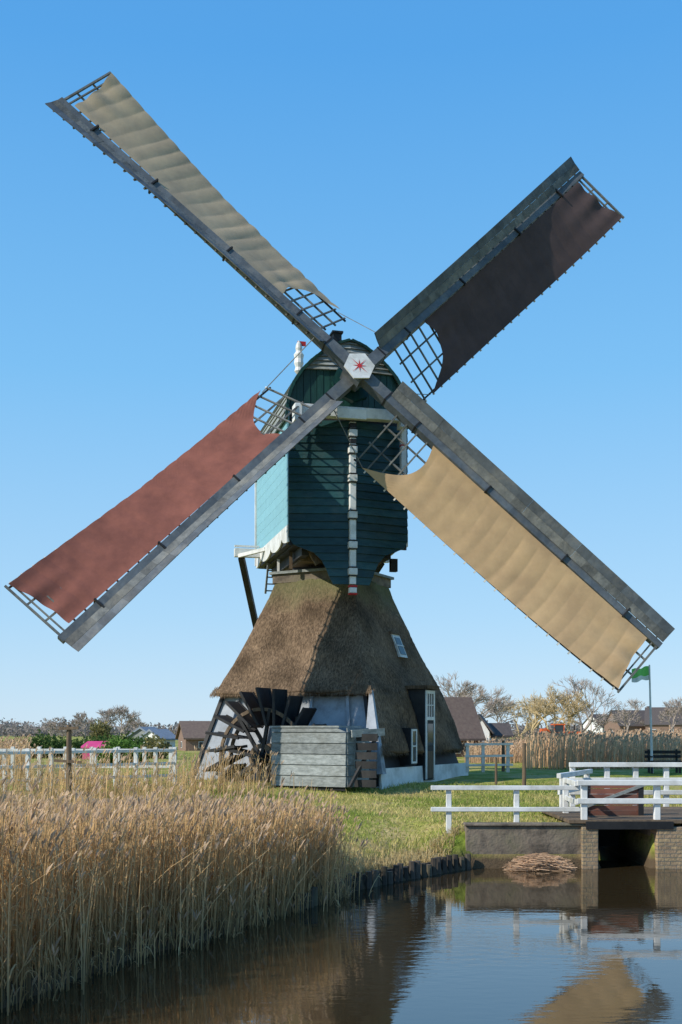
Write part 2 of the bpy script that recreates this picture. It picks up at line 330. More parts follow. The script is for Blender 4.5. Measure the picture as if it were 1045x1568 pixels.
for z0,z1,a,k in ((7.24,7.52,1.42,'conc'),(7.52,7.6,1.5,'greyboard')):
    c.box(TC+UP*(z0+z1)/2,2*a,2*a,z1-z0,k,e1,e2)
c.box(TC+UP*8.0,1.9,1.9,1.0,'black',e1,e2)
c.box(BP(0,-2.9,7.95),2.6,3.6,.35,'wood',rd,fd); c.box(BP(0,-2.9,8.25),3.3,5.3,.22,'black',rd,fd)
for xx in (-1.3,1.3): c.beam(BP(xx,-.4,8.0),BP(xx,-5.5,8.0),.22,.3,'black')
for s in (-1,1):
    c.beam(BP(s*.9,-.4,7.6),BP(s*1.4,-.4,8.4),.16,.16,'wood')
c.obj('neck_and_post',mill)
# --- body
bd=MB(); HW=1.86
bd.hexa([BP(-1.83,-.22,8.2),BP(1.83,-.22,8.2),BP(1.83,-5.85,8.2),BP(-1.83,-5.85,8.2),BP(-1.80,-.22,12.3),BP(1.80,-.22,12.3),BP(1.80,-5.85,12.3),BP(-1.80,-5.85,12.3)],'black')
def uext(z): return float(np.interp(z,[6.93,7.0,7.3,7.6,7.85,8.0,8.15],[.30,.34,.385,.46,.58,.72,1.0]))
def FP(s,u,z,off=0):
    f=.25-.40*u; nn=(fd*.977+rd*s*.21)
    return BP(s*HW*u,f,z)+nn*off
st=.235; z=6.93
while z<11.85:
    z1=min(z+st,11.85)
    for s in (-1,1):
        ue0=uext(z);ue1=uext(z1)
        p=[FP(s,.03,z,-.03),FP(s,ue0,z,-.03),FP(s,ue0,z,.04),FP(s,.03,z,.04),FP(s,.03,z1,-.03),FP(s,ue1,z1,-.03),FP(s,ue1,z1,.004),FP(s,.03,z1,.004)]
        bd.hexa(p,'teal')
    z=z1+.001
for s in (-1,1):
    bd.hexa([FP(s,0,8.1,-.12),FP(s,1,8.1,-.12),FP(s,1,8.1,-.04),FP(s,0,8.1,-.04),FP(s,0,12.0,-.12),FP(s,1,12.0,-.12),FP(s,1,12.0,-.04),FP(s,0,12.0,-.04)],'black')
    bd.hexa([FP(s,0.02,6.95,-.1),FP(s,.3,6.95,-.1),FP(s,.3,6.95,-.04),FP(s,.02,6.95,-.04),FP(s,.02,8.1,-.1),FP(s,.3,8.1,-.1),FP(s,.3,8.1,-.04),FP(s,.02,8.1,-.04)],'black')
for s in (-1,1):
    zz=8.72
    nb=int((12.2-zz)/.3)
    for i in range(nb+1):
        za=zz+i*.3; zb=min(za+.298,12.25)
        if zb<=za: break
        bd.hexa([BP(s*1.83,-.17,za),BP(s*1.872,-.17,za),BP(s*1.872,-5.86,za),BP(s*1.83,-5.86,za),BP(s*1.83,-.17,zb),BP(s*1.869,-.17,zb),BP(s*1.869,-5.86,zb),BP(s*1.83,-5.86,zb)],'pale')
    N_=36
    for i in range(N_):
        f0=-.17-5.7*i/N_; f1=-.17-5.7*(i+1)/N_
        def zb_(f):
            x=(-f-.17)/5.7; return 8.42-.22*abs(math.cos(x*math.pi*3))**.5
        bd.hexa([BP(s*1.835,f0,zb_(f0)),BP(s*1.89,f0,zb_(f0)),BP(s*1.89,f1,zb_(f1)),BP(s*1.835,f1,zb_(f1)),BP(s*1.835,f0,8.72),BP(s*1.89,f0,8.72),BP(s*1.89,f1,8.72),BP(s*1.835,f1,8.72)],'white')
    bd.box(BP(s*1.86,-5.93,10.3),.12,.13,4.0,'white',rd,fd)
bd.box(BP(0,-5.9,10.2),3.6,.06,4.0,'teal',rd,fd)
bd.obj('body_boards',mill)
# centre post
cp=MB()
cp.box(BP(0,.31,9.35),.19,.16,4.86,'white',rd,fd)
for z in (11.45,10.95,10.1,9.0,8.1,7.3):
    cp.box(BP(0,.325,z),.26,.2,.2,'white',rd,fd); cp.box(BP(0,.33,z+.13),.24,.2,.035,'black',rd,fd); cp.box(BP(0,.33,z-.13),.24,.2,.035,'black',rd,fd)
for z in (11.68,11.2): cp.box(BP(0,.315,z),.20,.18,.14,'black',rd,fd)
cp.box(BP(0,.33,6.86),.25,.2,.06,'red',rd,fd); cp.box(BP(0,.33,6.74),.22,.18,.16,'white',rd,fd); cp.box(BP(0,.33,6.63),.25,.2,.05,'red',rd,fd)
cp.hexa([BP(-1.75,.28,11.85),BP(1.5,.28,11.85),BP(1.5,.58,11.85),BP(-1.75,.58,11.85),BP(-1.75,.28,12.17),BP(1.5,.28,12.17),BP(1.5,.58,12.17),BP(-1.75,.58,12.17)],'white')
cp.box(BP(-.1,.60,11.95),.9,.1,.30,'white',rd,fd)
for x in (-1.72,1.52): cp.box(BP(x,.45,11.9),.22,.42,.5,'white',rd,fd)
cp.box(BP(1.62,.2,11.0),.16,.2,1.5,'white',rd,fd); 
cp.box(BP(1.62,.21,11.2),.19,.2,.05,'red',rd,fd)
cp.obj('white_trim',mill,bevel=.01)
# roof & gable
rf=MB()
prof=[(1.93,11.9),(1.90,12.3),(1.84,12.65),(1.70,13.0),(1.47,13.35),(1.15,13.68),(.78,13.98),(.38,14.22),(0,14.33)]
pa=np.array(prof); L_=np.r_[0,np.cumsum(np.hypot(*np.diff(pa,axis=0).T))]
NS=15
pts=[(np.interp(L_[-1]*i/NS,L_,pa[:,0]),np.interp(L_[-1]*i/NS,L_,pa[:,1])) for i in range(NS+1)]
def KK(x): return -.22*abs(x)/1.86
for s in (-1,1):
    for i in range(NS):
        (x0,z0),(x1,z1)=pts[i],pts[i+1]; dx,dz=x1-x0,z1-z0; l=math.hypot(dx,dz); nx_,nz_=dz/l,-dx/l
        def q_(x,z,o,f): return BP(s*(x+nx_*o),f,z+nz_*o)
        F0,F1=.12,-6.1
        rf.hexa([q_(x0,z0,0,F0+KK(x0)),q_(x0,z0,.05,F0+KK(x0)),q_(x0,z0,.05,F1),q_(x0,z0,0,F1),q_(x1,z1,0,F0+KK(x1)),q_(x1,z1,.01,F0+KK(x1)),q_(x1,z1,.01,F1),q_(x1,z1,0,F1)],'greyboard')
def zprof(x): return float(np.interp(abs(x),pa[::-1,0],pa[::-1,1]))
def xprof(z): return float(np.interp(z,pa[:,1],pa[:,0]))
for s in (-1,1):
    x=0
    while x<1.84:
        xb=min(x+.2,1.86); zt0=min(zprof(x)-.02,13.42); zt1=min(zprof(xb)-.02,13.42)
        o=.0 if int(round(x/.2))%2 else .012
        rf.hexa([BP(s*(x+.006),KK(x)-.1,12.0),BP(s*(xb-.006),KK(xb)-.1,12.0),BP(s*(xb-.006),KK(xb)-.0+o,12.0),BP(s*(x+.006),KK(x)-.0+o,12.0),BP(s*(x+.006),KK(x)-.1,zt0),BP(s*(xb-.006),KK(xb)-.1,zt1),BP(s*(xb-.006),KK(xb)-.0+o,zt1),BP(s*(x+.006),KK(x)-.0+o,zt0)],'green'); x=xb
    z=13.42
    while z<14.28:
        zb=min(z+.13,14.3); w0=xprof(z)-.02; w1=max(xprof(zb)-.02,.05)
        rf.hexa([BP(0,-.1,z),BP(s*w0,KK(w0)-.1,z),BP(s*w0,KK(w0)+.10,z),BP(0,.10,z),BP(0,-.1,zb),BP(s*w1,KK(w1)-.1,zb),BP(s*w1,KK(w1)+.04,zb),BP(0,.04,zb)],'greyboard'); z=zb+.002
rf.poly([BP(x_,-6.0,z_-.02) for x_,z_ in prof]+[BP(-x_,-6.0,z_-.02) for x_,z_ in prof[::-1]],'green')
for s in (-1,1):
    for i in range(NS):
        (x0,z0),(x1,z1)=pts[i],pts[i+1]; k0,k1=KK(x0)+.12,KK(x1)+.12
        rf.hexa([BP(s*(x0-.03),k0,z0-.02),BP(s*(x0+.05),k0,z0+.02),BP(s*(x0+.05),k0+.03,z0+.02),BP(s*(x0-.03),k0+.03,z0-.02),BP(s*max(x1-.03,0),k1,z1-.03),BP(s*(x1+.05),k1,z1+.03),BP(s*(x1+.05),k1+.03,z1+.03),BP(s*max(x1-.03,0),k1+.03,z1-.03)],'green')
rf.box(BP(-.35,-.4,14.42),.26,.5,.34,'black',rd,fd); rf.box(BP(-.35,-.4,14.62),.34,.6,.06,'black',rd,fd)
rf.obj('cap_roof',mill)
# finial
fi=MB(); fb=BP(-.42,-5.6,14.5)
fi.cyl(fb-UP*.5,fb+UP*.8,.07,.05,'white',8)
zz=[.5,.62,.75,.9,1.05,1.2,1.32,1.42,1.56,1.7]; rr=[.06,.16,.12,.17,.15,.18,.10,.12,.10,.02]
for i in range(len(zz)-1): fi.cyl(fb+UP*zz[i],fb+UP*zz[i+1],rr[i],rr[i+1],'white',10)
fi.box(fb+UP*1.6+rd*.1,.3,.03,.16,'red',rd,fd)
fi.obj('roof_finial',mill)
# hub
hb=MB()
hb.cyl(hub-n*1.6,hub-n*.3,.34,.30,'green',16)
hb.cyl(hub-n*.95,hub-n*.80,.62,.62,'green',8)
hb.box(hub-n*.32,.62,.62,.60,'slate',A,B,n)
cc=hub+n*.02
def ngon(cn,r,k,N,ph=0,th_=.05):
    p0=[cn+(A*math.cos(2*math.pi*i/N+ph)+B*math.sin(2*math.pi*i/N+ph))*r for i in range(N)]
    p1=[p+n*th_ for p in p0]
    hb.poly(p1,k)
    for i in range(N): j=(i+1)%N; hb.poly([p0[i],p0[j],p1[j],p1[i]],k)
ngon(cc,.47,'white',6,.35)
star=[cc+n*.06+(A*math.cos(math.pi*i/8)+B*math.sin(math.pi*i/8))*(.32 if i%4==0 else (.22 if i%2==0 else .05)) for i in range(16)]
for i in range(16): hb.poly([cc+n*.062,star[i],star[(i+1)%16]],'red')
hb.obj('windshaft_head',mill)
# --- sails
R=12.0
def sail(name,u,t,off,ck,seed,amp=.04):
    rr_=random.Random(seed); o=hub+n*off
    def al(r): return math.radians(float(np.interp(r,[1.5,3,5,7,8.7,10.4,12],[28,27.5,26,23,17.5,10.5,3])))
    def P3(r,s,h=0,ex=0):
        a=al(r)+ex; cd=t*math.cos(a)-n*math.sin(a); mm=n*math.cos(a)+t*math.sin(a)
        return o+u*r+cd*s+mm*h
    fr_=MB()
    N_=8
    for i in range(N_):
        r0=.2+(R-.2)*i/N_; r1=.2+(R-.2)*(i+1)/N_
        w0=np.interp(r0,[0,R],[.36,.20]);w1=np.interp(r1,[0,R],[.36,.20])
        fr_.beam(o+u*r0-n*.05,o+u*r1-n*.05,w0,w0*.95,'slate',n,w1,w1*.95)
    for r in (1.2,2.4,5.2,8.2,10.6): fr_.box(o+u*r-n*.05,.36,.05,.36,'black',t,u,n)
    SP=.50
    r=1.75; bars=[]
    while r<R-.05: bars.append(r); r+=SP/1.25
    for r in bars:
        fr_.beam(P3(r,-.52,-.02,.15),P3(r,0,-.02),.05,.05,'slatel',n)
        fr_.beam(P3(r,0,-.02),P3(r,2.05,-.02),.045,.045,'slatel' ,n)
        fr_.beam(P3(r,1.99,-.02),P3(r,2.07,-.02),.045,.05,'white',n)
    for s_,k in ((.65,'slatel'),(1.3,'slatel'),(1.96,'black')):
        rs_=np.linspace(1.65,11.9,24)
        for a_,b_ in zip(rs_[:-1],rs_[1:]): fr_.beam(P3(a_,s_,-.045),P3(b_,s_,-.045),.05,.04,k,n)
    fr_.beam(P3(11.92,.1,0),P3(11.92,2.05,0),.06,.06,'slatel',n)
    rs_=[1.25,2.9,4.6,6.4,8.3,10.1,11.98]
    for a_,b_ in zip(rs_[:-1],rs_[1:]):
        for (s0,s1,h0,h1,kk) in ((-.12,-.36,.05,.10,'slatel'),(-.365,-.62,.10,.19,'slate')):
            NN=4
            for j in range(NN):
                q0=a_+(b_-.003-a_)*j/NN; q1=a_+(b_-.003-a_)*(j+1)/NN; hh=rr_.uniform(-.003,.003) if j==0 else hh
                A_=[P3(q0,s0,h0+hh),P3(q0,s1,h1+hh),P3(q0,s1,h1+.03+hh),P3(q0,s0,h0+.03+hh)]
                B_=[P3(q1,s0,h0+hh),P3(q1,s1,h1+hh),P3(q1,s1,h1+.03+hh),P3(q1,s0,h0+.03+hh)]
                n0=len(fr_.v); fr_.v+=[tuple(x_) for x_ in A_+B_]
                for f_ in ((0,1,5,4),(1,2,6,5),(2,3,7,6),(3,0,4,7)): fr_.f.append(tuple(n0+x_ for x_ in f_)); fr_.m.append(fr_.mi(kk))
    fr_.obj(name+'_frame',mill)
    cl=MB(); NR,NSs=380,20
    ph=rr_.uniform(0,6); am=[rr_.uniform(.3,1.15) for _ in range(60)]
    def fnc(a,b_):
        s=.14+1.86*b_
        r0=3.15-1.15*b_**3+.25*math.sin(b_*math.pi)
        r1=11.85-.30*(1-b_)**2-.16*math.sin(b_*math.pi)
        r=r0+(r1-r0)*a
        env=min(1,6*b_,) * (.45+.55*b_)
        rq=r+.10*math.sin(b_*3+ph)+.05*math.sin(r*1.7+ph); x=(rq-1.0)/SP
        sag=abs(math.sin(math.pi*x))**.85*am[int(x)]
        h=.03+amp*sag*env
        h+=.02*math.sin(r*.8+b_*2+ph)*math.sin(b_*math.pi)-.04*math.sin(b_*math.pi)
        h+=.006*math.sin(r*2.3+b_*4+ph)*math.sin(b_*math.pi)
        e=math.exp(-(1-a)*11)
        h+=e*.06*math.sin(b_*15+ph+3*a)*math.sin(b_*math.pi)**.5
        e=math.exp(-a*14); h+=e*.05*math.sin(b_*13+ph)*math.sin(b_*math.pi)**.5
        return P3(r,s,h+.05)
    cl.grid(fnc,NR,NSs,ck); cl.obj(name+'_cloth',mill,smooth=True)
    return P3
pTL=sail('sail',B,A,-.18,'tang',1,.042)
pBR=sail('sail',-B,-A,-.18,'tan',2,.027)
pTR=sail('sail',A,-B,-.46,'russet_shaded',3,.018)
pBL=sail('sail',-A,B,-.46,'russet',4,.028)
ro=MB()
ro.beam(pTL(2.0,1.98),pTR(1.5,-.4,.1),.02,.02,'slatel'); ro.beam(pTR(2.0,1.98),pBR(1.5,-.4,.1),.02,.02,'slatel')
ro.beam(pBR(2.0,1.98),pBL(1.5,-.4,.1),.02,.02,'slatel'); ro.beam(pBL(2.0,1.98),pTL(1.5,-.4,.1),.02,.02,'slatel')
ro.obj('sail_ropes',mill)
# --- tail
tl=MB()
tb=BP(0,-12.0,1.3)
tl.beam(BP(-2.75,-5.2,8.62),BP(2.75,-5.2,8.62),.26,.28,'white'); tl.beam(BP(-2.75,-5.2,8.85),BP(-1.9,-5.2,8.85),.1,.06,'white')
for s in (-1,1):
    tl.beam(BP(s*2.5,-5.3,8.5),tb+UP*1.5,.2,.2,'black')
    tl.beam(BP(s*1.86,-4.1,8.6),BP(s*2.6,-5.1,8.5),.12,.12,'white')
tl.beam(BP(0,-5.5,8.3),tb,.35,.35,'black'); 
for s in (-.5,.5): tl.beam(BP(s,-6.0,8.4),BP(s,-11.2,1.6),.08,.25,'white')
for i in range(26): tl.beam(BP(-.5,-6-5.2*i/26,8.35-6.8*i/26),BP(.5,-6-5.2*i/26,8.35-6.8*i/26),.2,.04,'wood')
tl.beam(BP(-1.5,-1.6,7.6),BP(-1.5,-1.6,8.5),.1,.1,'wood'); tl.beam(BP(-1.6,-3.2,7.5),BP(-1.6,-3.2,8.5),.08,.08,'white')
tl.beam(BP(-1.75,-4.8,7.2),BP(-1.7,-4.4,8.4),.06,.06,'greyboard'); tl.beam(BP(-1.2,-4.8,7.2),BP(-1.3,-4.4,8.4),.06,.06,'greyboard')
for i in range(5): tl.beam(BP(-1.75,-4.8+.08*i,7.3+.22*i),BP(-1.2,-4.8+.08*i,7.3+.22*i),.04,.04,'greyboard')
tl.box(BP(1.7,-1.1,7.75),.22,.2,.4,'black',rd,fd)
tl.obj('tail_beams',mill)
# --- water wheel
ww=MB(); WC=TC-e2*4.15+e1*(-.05); WC=V((WC.x,WC.y,1.74)); RW=2.05
for k_,w_ in ((-.27,0),(.27,0)):
    for rad,th_ in ((1.42,.10),(.35,.14)):
        N_=40
        for i in range(N_):
            a0=2*math.pi*i/N_;a1=2*math.pi*(i+1)/N_
            def pp(a,r): return WC+e2*k_+(e1*math.cos(a)+UP*math.sin(a))*r
            ww.hexa([pp(a0,rad-th_/2)-e2*.03,pp(a0,rad+th_/2)-e2*.03,pp(a0,rad+th_/2)+e2*.03,pp(a0,rad-th_/2)+e2*.03,
                     pp(a1,rad-th_/2)-e2*.03,pp(a1,rad+th_/2)-e2*.03,pp(a1,rad+th_/2)+e2*.03,pp(a1,rad-th_/2)+e2*.03],'wood')
    for i in range(8):
        a=2*math.pi*i/8+.2; ww.beam(WC+e2*k_,WC+e2*k_+(e1*math.cos(a)+UP*math.sin(a))*1.45,.1,.08,'black',e2)
NP=22
for i in range(NP):
    a=2*math.pi*i/NP+.08; dr=e1*math.cos(a)+UP*math.sin(a); a2=a+.28; d2=e1*math.cos(a2)+UP*math.sin(a2)
    p0=WC+d2*.95; p1=WC+dr*RW; dd=(p1-p0).normalized(); nn=dd.cross(e2).normalized()
    c_=(p0+p1)/2; ln=(p1-p0).length
    ww.box(c_,ln,.62,.035,'black',dd,e2,nn)
    for k_ in (-.33,.33): ww.beam(p0+e2*k_,p1+e2*k_,.08,.06,'black',e2)
ww.cyl(WC-e2*.6,WC+e2*1.2,.16,.16,'black',10)
ww.obj('scoop_wheel',mill)
# planked wheel box in front
pb=MB()
BC=W(472,1160,30.9); BC=V((BC.x,BC.y,0))
def bx(u,dp,z): return BC-e1*u-e2*(-dp)+UP*z
zt=2.62
z=1.0
while z<zt:
    zb=min(z+.30,zt)
    pb.hexa([bx(-1.15,0,z),bx(1.2,0,z),bx(1.2,-.06,z),bx(-1.15,-.06,z),bx(-1.15,0,zb-.015),bx(1.2-(.28 if zb>=zt else 0),0,zb-.015),bx(1.2-(.28 if zb>=zt else 0),-.03,zb-.015),bx(-1.15,-.03,zb-.015)],'greyboard')
    pb.hexa([bx(1.2,0,z),bx(1.25,0,z),bx(1.25,1.3,z),bx(1.2,1.3,z),bx(1.2,0,zb-.01),bx(1.22,0,zb-.01),bx(1.22,1.3,zb-.01),bx(1.2,1.3,zb-.01)],'greyboard')
    pb.hexa([bx(-1.15,0,z),bx(-1.2,0,z),bx(-1.2,1.3,z),bx(-1.15,1.3,z),bx(-1.15,0,zb-.01),bx(-1.18,0,zb-.01),bx(-1.18,1.3,zb-.01),bx(-1.15,1.3,zb-.01)],'greyboard')
    z=zb
pb.hexa([bx(-1.1,.02,.9),bx(1.15,.02,.9),bx(1.15,.06,.9),bx(-1.1,.06,.9),bx(-1.1,.02,2.58),bx(.95,.02,2.58),bx(.95,.06,2.58),bx(-1.1,.06,2.58)],'black')
pb.hexa([bx(-1.2,-.06,zt),bx(1.0,-.06,zt),bx(1.0,1.3,zt),bx(-1.2,1.3,zt),bx(-1.2,-.06,zt+.05),bx(1.0,-.06,zt+.05),bx(1.0,1.3,zt+.05),bx(-1.2,1.3,zt+.05)],'greyboard')
pb.beam(bx(1.35,-.1,1.0),bx(1.75,.9,2.5),.08,.08,'black'); pb.beam(bx(1.3,.1,2.45),bx(1.9,.9,2.5),.1,.2,'greyboard')
for i in range(6): pb.beam(bx(1.35,.2+.02*i,1.1+.25*i),bx(1.95,.3+.02*i,1.1+.25*i),.05,.2,'black')
pb.obj('wheel_sluice_box',mill)
# ---------------------------------------------------------------- fences / bridge
def rail(name,pts,zt,zr2,post_w=.09,rail_h=.09,k='white',posts=None,zb=None,th_=.06):
    m_=MB()
    for a,b_ in zip(pts[:-1],pts[1:]):
        a=V(a);b_=V(b_)
        m_.beam((a.x,a.y,zt),(b_.x,b_.y,zt),th_,rail_h,k)
        m_.beam((a.x,a.y,zr2),(b_.x,b_.y,zr2),th_*.7,rail_h,k)
    for p in (posts or pts):
        z0=(gz(p[0],p[1])-.1) if zb is None else zb
        m_.box((p[0],p[1]+.075,(z0+zt+.03)/2),post_w,post_w,zt+.03-z0,k)
    return m_.obj(name,bevel=.008)
def XP(px,Y): return (px-CX)*Y/F
rail('white_railing',[(XP(660,21.0),21.0),(XP(889,21.0),21.0)],1.465,1.06,.10,.085,posts=[(XP(688,21),21.0),(XP(792,21),21.0)],zb=.6)
br=empty('bridge'); g=MB()
g.box((3.45,20.78,.26),2.3,.3,1.04,'conc'); g.box((3.45,20.76,.80),2.34,.36,.05,'conc')
g.box((4.58,20.72,.22),.30,.42,1.1,'brick'); g.box((6.08,20.72,.22),.56,.42,1.1,'brick'); g.box((8.6,20.75,.22),4.5,.3,1.0,'brick')
g.box((4.68,22.9,.1),.14,4.0,1.3,'conc'); g.box((5.86,22.9,.1),.14,4.0,1.3,'conc'); g.box((5.3,25.0,.2),1.4,.14,1.1,'black')
g.obj('abutments',br,bevel=.015)
g=MB()
for i in range(24): g.box((6.0,20.62+.15*i,.865),3.6,.14,.06,'wood')
g.box((5.3,20.52,.80),1.6,.08,.14,'black'); g.box((5.3,24.2,.80),1.6,.08,.14,'black')
for i in range(6): g.box((5.28,21.7,.93+.108*i),1.12,.05,.1,'rust')
for x in (4.75,5.82): g.box((x,21.7,1.1),.1,.1,.9,'black')
g.beam((4.7,21.66,1.05),(5.9,21.66,1.5),.05,.06,'greyboard')
g.box((5.28,23.1,.5),1.1,.08,.7,'black')
g.obj('deck_and_gate',br)
def rl(name,Y0,x0,x1,zt,zms,pxs,zb,Y1=None):
    m_=MB(); Y1=Y1 or Y0
    f_=lambda x:Y0+(Y1-Y0)*(x-x0)/(x1-x0)
    m_.beam((x0,f_(x0),zt),(x1,f_(x1),zt),.09,.10,'white')
    for z_ in zms: m_.beam((x0,f_(x0),z_),(x1,f_(x1),z_),.05,.10,'white')
    for x in pxs: m_.box((x,f_(x)+.08,(zb+zt)/2+.02),.11,.11,zt-zb+.04,'white')
    m_.obj(name,br,bevel=.008)
rl('near_rail',20.6,XP(884,20.6),8.6,1.58,(1.24,),(XP(896,20.6),XP(1008,20.6),7.4),.8)
rl('far_rail',24.2,XP(872,24.2),9.6,1.80,(1.47,1.2),[XP(p,24.2) for p in (878,931,975,1022)]+[7.9,8.8],.8)
rl('side_rail',22.4,XP(856,22.4),XP(905,25.0),1.63,(1.3,),(XP(866,22.5),XP(900,24.7)),.75,25.0)
rl('wing_rail',20.9,XP(884,20.9),XP(866,22.4),1.55,(1.2,),(XP(890,20.9),),.7,22.4)
pl=MB(); sh=[V((-.7,15.85,0)),V((-.59,16,0)),V((.08,17.65,0)),V((.85,18.8,0)),V((1.7,19.85,0)),V((2.38,20.7,0))]
for a,b_ in zip(sh[:-1],sh[1:]):
    Ln=(b_-a).length; nn=int(Ln/.16)
    for i in range(nn):
        p=a.lerp(b_,i/nn)+V((.05+random.uniform(-.03,.03),-.05+random.uniform(-.03,.03),0)); h=random.uniform(.20,.30)
        pl.cyl(p-UP*.5,p+V((random.uniform(-.02,.02),random.uniform(-.02,.02),0))+UP*h,random.uniform(.05,.07),.055,'post',7)
    pl.beam(a+UP*.12+V((-.02,.04,0)),b_+UP*.12+V((-.02,.04,0)),.05,.18,'post')
pl.obj('timber_revetment')
def fence(name,Y0,x0,x1,n_,zt,Y1=None,k='white',rails=(0,.36,.7)):
    m_=MB(); Y1=Y1 or Y0
    for i in range(n_+1):
        t_=i/n_; x=x0+(x1-x0)*t_; y=Y0+(Y1-Y0)*t_; z0=.7
        m_.box((x,y,(z0+zt)/2+.05+random.uniform(-.01,.01)),.11,.11,zt-z0+.1,k)
    for r_ in rails: m_.beam((x0,Y0-.07,zt-r_),(x1,Y1-.07,zt-r_),.04,.08,k)
    m_.obj(name,bevel=.008)
fence('white_fence',27.5,XP(-30,27.5),XP(268,31.5),9,1.98,31.5)
fence('white_fence',33.5,XP(-20,33.5),XP(262,33.5),7,1.95,None,'white',(0,.5))
p_=MB(); b0=V((XP(106,24),24,.6)); p_.cyl(b0,V((b0.x,24,2.66)),.065,.055,'wood',8); p_.beam((b0.x-.2,23.95,2.58),(b0.x+.22,23.95,2.60),.06,.06,'wood'); p_.beam((b0.x-.3,23.93,1.9),(b0.x+.28,23.93,1.86),.05,.06,'wood'); p_.obj('wooden_post')
def post(px,y0,y1,Y,k='wood',r=.06):
    m_=MB(); a=W(px,y1,Y); b_=W(px,y0,Y); m_.cyl(a-UP*.3,b_,r,r*.85,k,8); m_.obj('fence_post')
post(803,1138,1192,31); post(771,1134,1168,38); post(760,1160,1186,33,'wood',.04)
m_=MB(); Y=36
for yy in (1140,1158,1172): m_.beam(W(712,yy,Y),W(786,yy-1,Y),.04,.07,'white')
for px in (716,740,778): m_.box(W(px,1160,Y+.1),.1,.1,.95,'white')
m_.obj('white_gate')
# ---------------------------------------------------------------- reeds
def inpoly(P,poly):
    ins=np.zeros(len(P),bool); A_=np.array(poly); B_=np.roll(A_,-1,0)
    for a,b_ in zip(A_,B_):
        c=((a[1]>P[:,1])!=(b_[1]>P[:,1])); xi=(b_[0]-a[0])*(P[:,1]-a[1])/((b_[1]-a[1]) or 1e-9)+a[0]; ins^=(c&(P[:,0]<xi))
    return ins
def reeds(name,pts,z0,H,cbase=(.80,.54,.26),wk=1.0,leaves=3,plume=.3,droop=1.0,dark=.62,blo=.5,bhi=1.08):
    N=len(pts); rb=RB(); ang=rng.uniform(0,2*np.pi,N); ln=np.abs(rng.normal(0,.08,N))+.01
    bent=rng.random(N)<.05; ln=np.where(bent,rng.uniform(.3,.8,N),ln)
    ld=np.stack([np.cos(ang)*ln+.05,np.sin(ang)*ln,np.zeros(N)],1)
    K=5; tt=np.linspace(0,1,K); base=np.concatenate([pts,z0[:,None]],1)
    path=base[:,None,:]+ld[:,None,:]*(tt**2)[None,:,None]*H[:,None,None]; path[:,:,2]+=tt[None,:]*H[:,None]*np.where(bent,.85,1)[:,None]
    sa=rng.uniform(-1.5,.5,N); side=np.stack([np.cos(sa),np.sin(sa),np.zeros(N)],1)
    wd=(.0115*wk*rng.uniform(.7,1.3,N))[:,None]*np.array([1,.95,.85,.7,.4])[None,:]
    br_=rng.uniform(blo,bhi,N); tint=rng.uniform(-.03,.03,N)
    cb=np.array(cbase)[None,:]*br_[:,None]; cb[:,2]-=tint*.5; cb[:,0]+=tint; cb=np.clip(cb,.01,.92)
    stem_tone=np.interp(tt,[0,.15,.4,1],[dark,dark+.2,.95,1.0]); col=cb[:,None,:]*stem_tone[None,:,None]  # stalks darker towards their wet lower stems
    rb.add(path,wd,side,col)
    for l in range(leaves):
        f=rng.uniform(.15,.9,N); az_=rng.uniform(0,2*np.pi,N); LL=rng.uniform(.15,.42,N)*droop
        o=base+ld*(f**2*H)[:,None]; o[:,2]+=f*H*np.where(bent,.85,1)
        dr=np.stack([np.cos(az_),np.sin(az_),np.zeros(N)],1); up=rng.uniform(.6,1.5,N)
        p=np.zeros((N,4,3))
        for j,s_ in enumerate((0,.35,.7,1)):
            p[:,j]=o+dr*(LL*s_*.45)[:,None]; p[:,j,2]+=LL*(up*s_-.75*s_*s_)
        sd=np.stack([-np.sin(az_),np.cos(az_),rng.uniform(-.6,.6,N)],1)
        wl_=(.014*wk*rng.uniform(.6,1.2,N))[:,None]*np.array([.6,1,.7,.08])[None,:]
        leaf_tone=np.interp(f,[0,.3,.6,1],[dark,.8,1,1.05]); c_=cb*leaf_tone[:,None]*rng.uniform(.8,1.05,N)[:,None]
        rb.add(p,wl_,sd,np.repeat(c_[:,None,:],4,1))
    if plume>0:
        sel=rng.random(N)<plume; n2=sel.sum(); tip=path[sel,-1]
        for l in range(3):
            az_=rng.normal(0.3,.9,n2); LL=rng.uniform(.10,.2,n2)
            dr=np.stack([np.cos(az_),np.sin(az_),np.zeros(n2)],1); p=np.zeros((n2,4,3))
            for j,s_ in enumerate((0,.4,.75,1)):
                p[:,j]=tip+dr*(LL*s_*.4)[:,None]; p[:,j,2]+=LL*(s_*1.0-.35*s_*s_)-.04
            sa=rng.uniform(-1.2,1.2,n2); sd=np.stack([np.cos(sa),np.sin(sa),np.zeros(n2)],1)
            w_=(.024*wk*rng.uniform(.7,1.2,n2))[:,None]*np.array([.3,1,.8,.15])[None,:]
            c_=np.array([.56,.40,.26])[None,:]*rng.uniform(.7,1.3,n2)[:,None]
            rb.add(p,w_,sd,np.repeat(c_[:,None,:],4,1))
    return rb.obj(name)
RP=[(-3.3,10.0),(-2.72,11.4),(-2.28,12.5),(-1.68,13.4),(-1.0,15.1),(-.5,15.95),(.0,17.2),(-.25,17.9),(-.75,19.6),(-1.9,21),(-8,22.5),(-9,12),(-5.5,7.5),(-4.3,7.9)]
N=32000; pts=np.stack([rng.uniform(-9,.5,N),rng.uniform(7.5,22.5,N)],1); pts=pts[inpoly(pts,RP)]
dd=sdf(pts); keep=(pts[:,0]>-.3056*pts[:,1]-1.2)&(rng.random(len(pts))<np.clip(1.15-dd/9,.35,1)); pts=pts[keep]
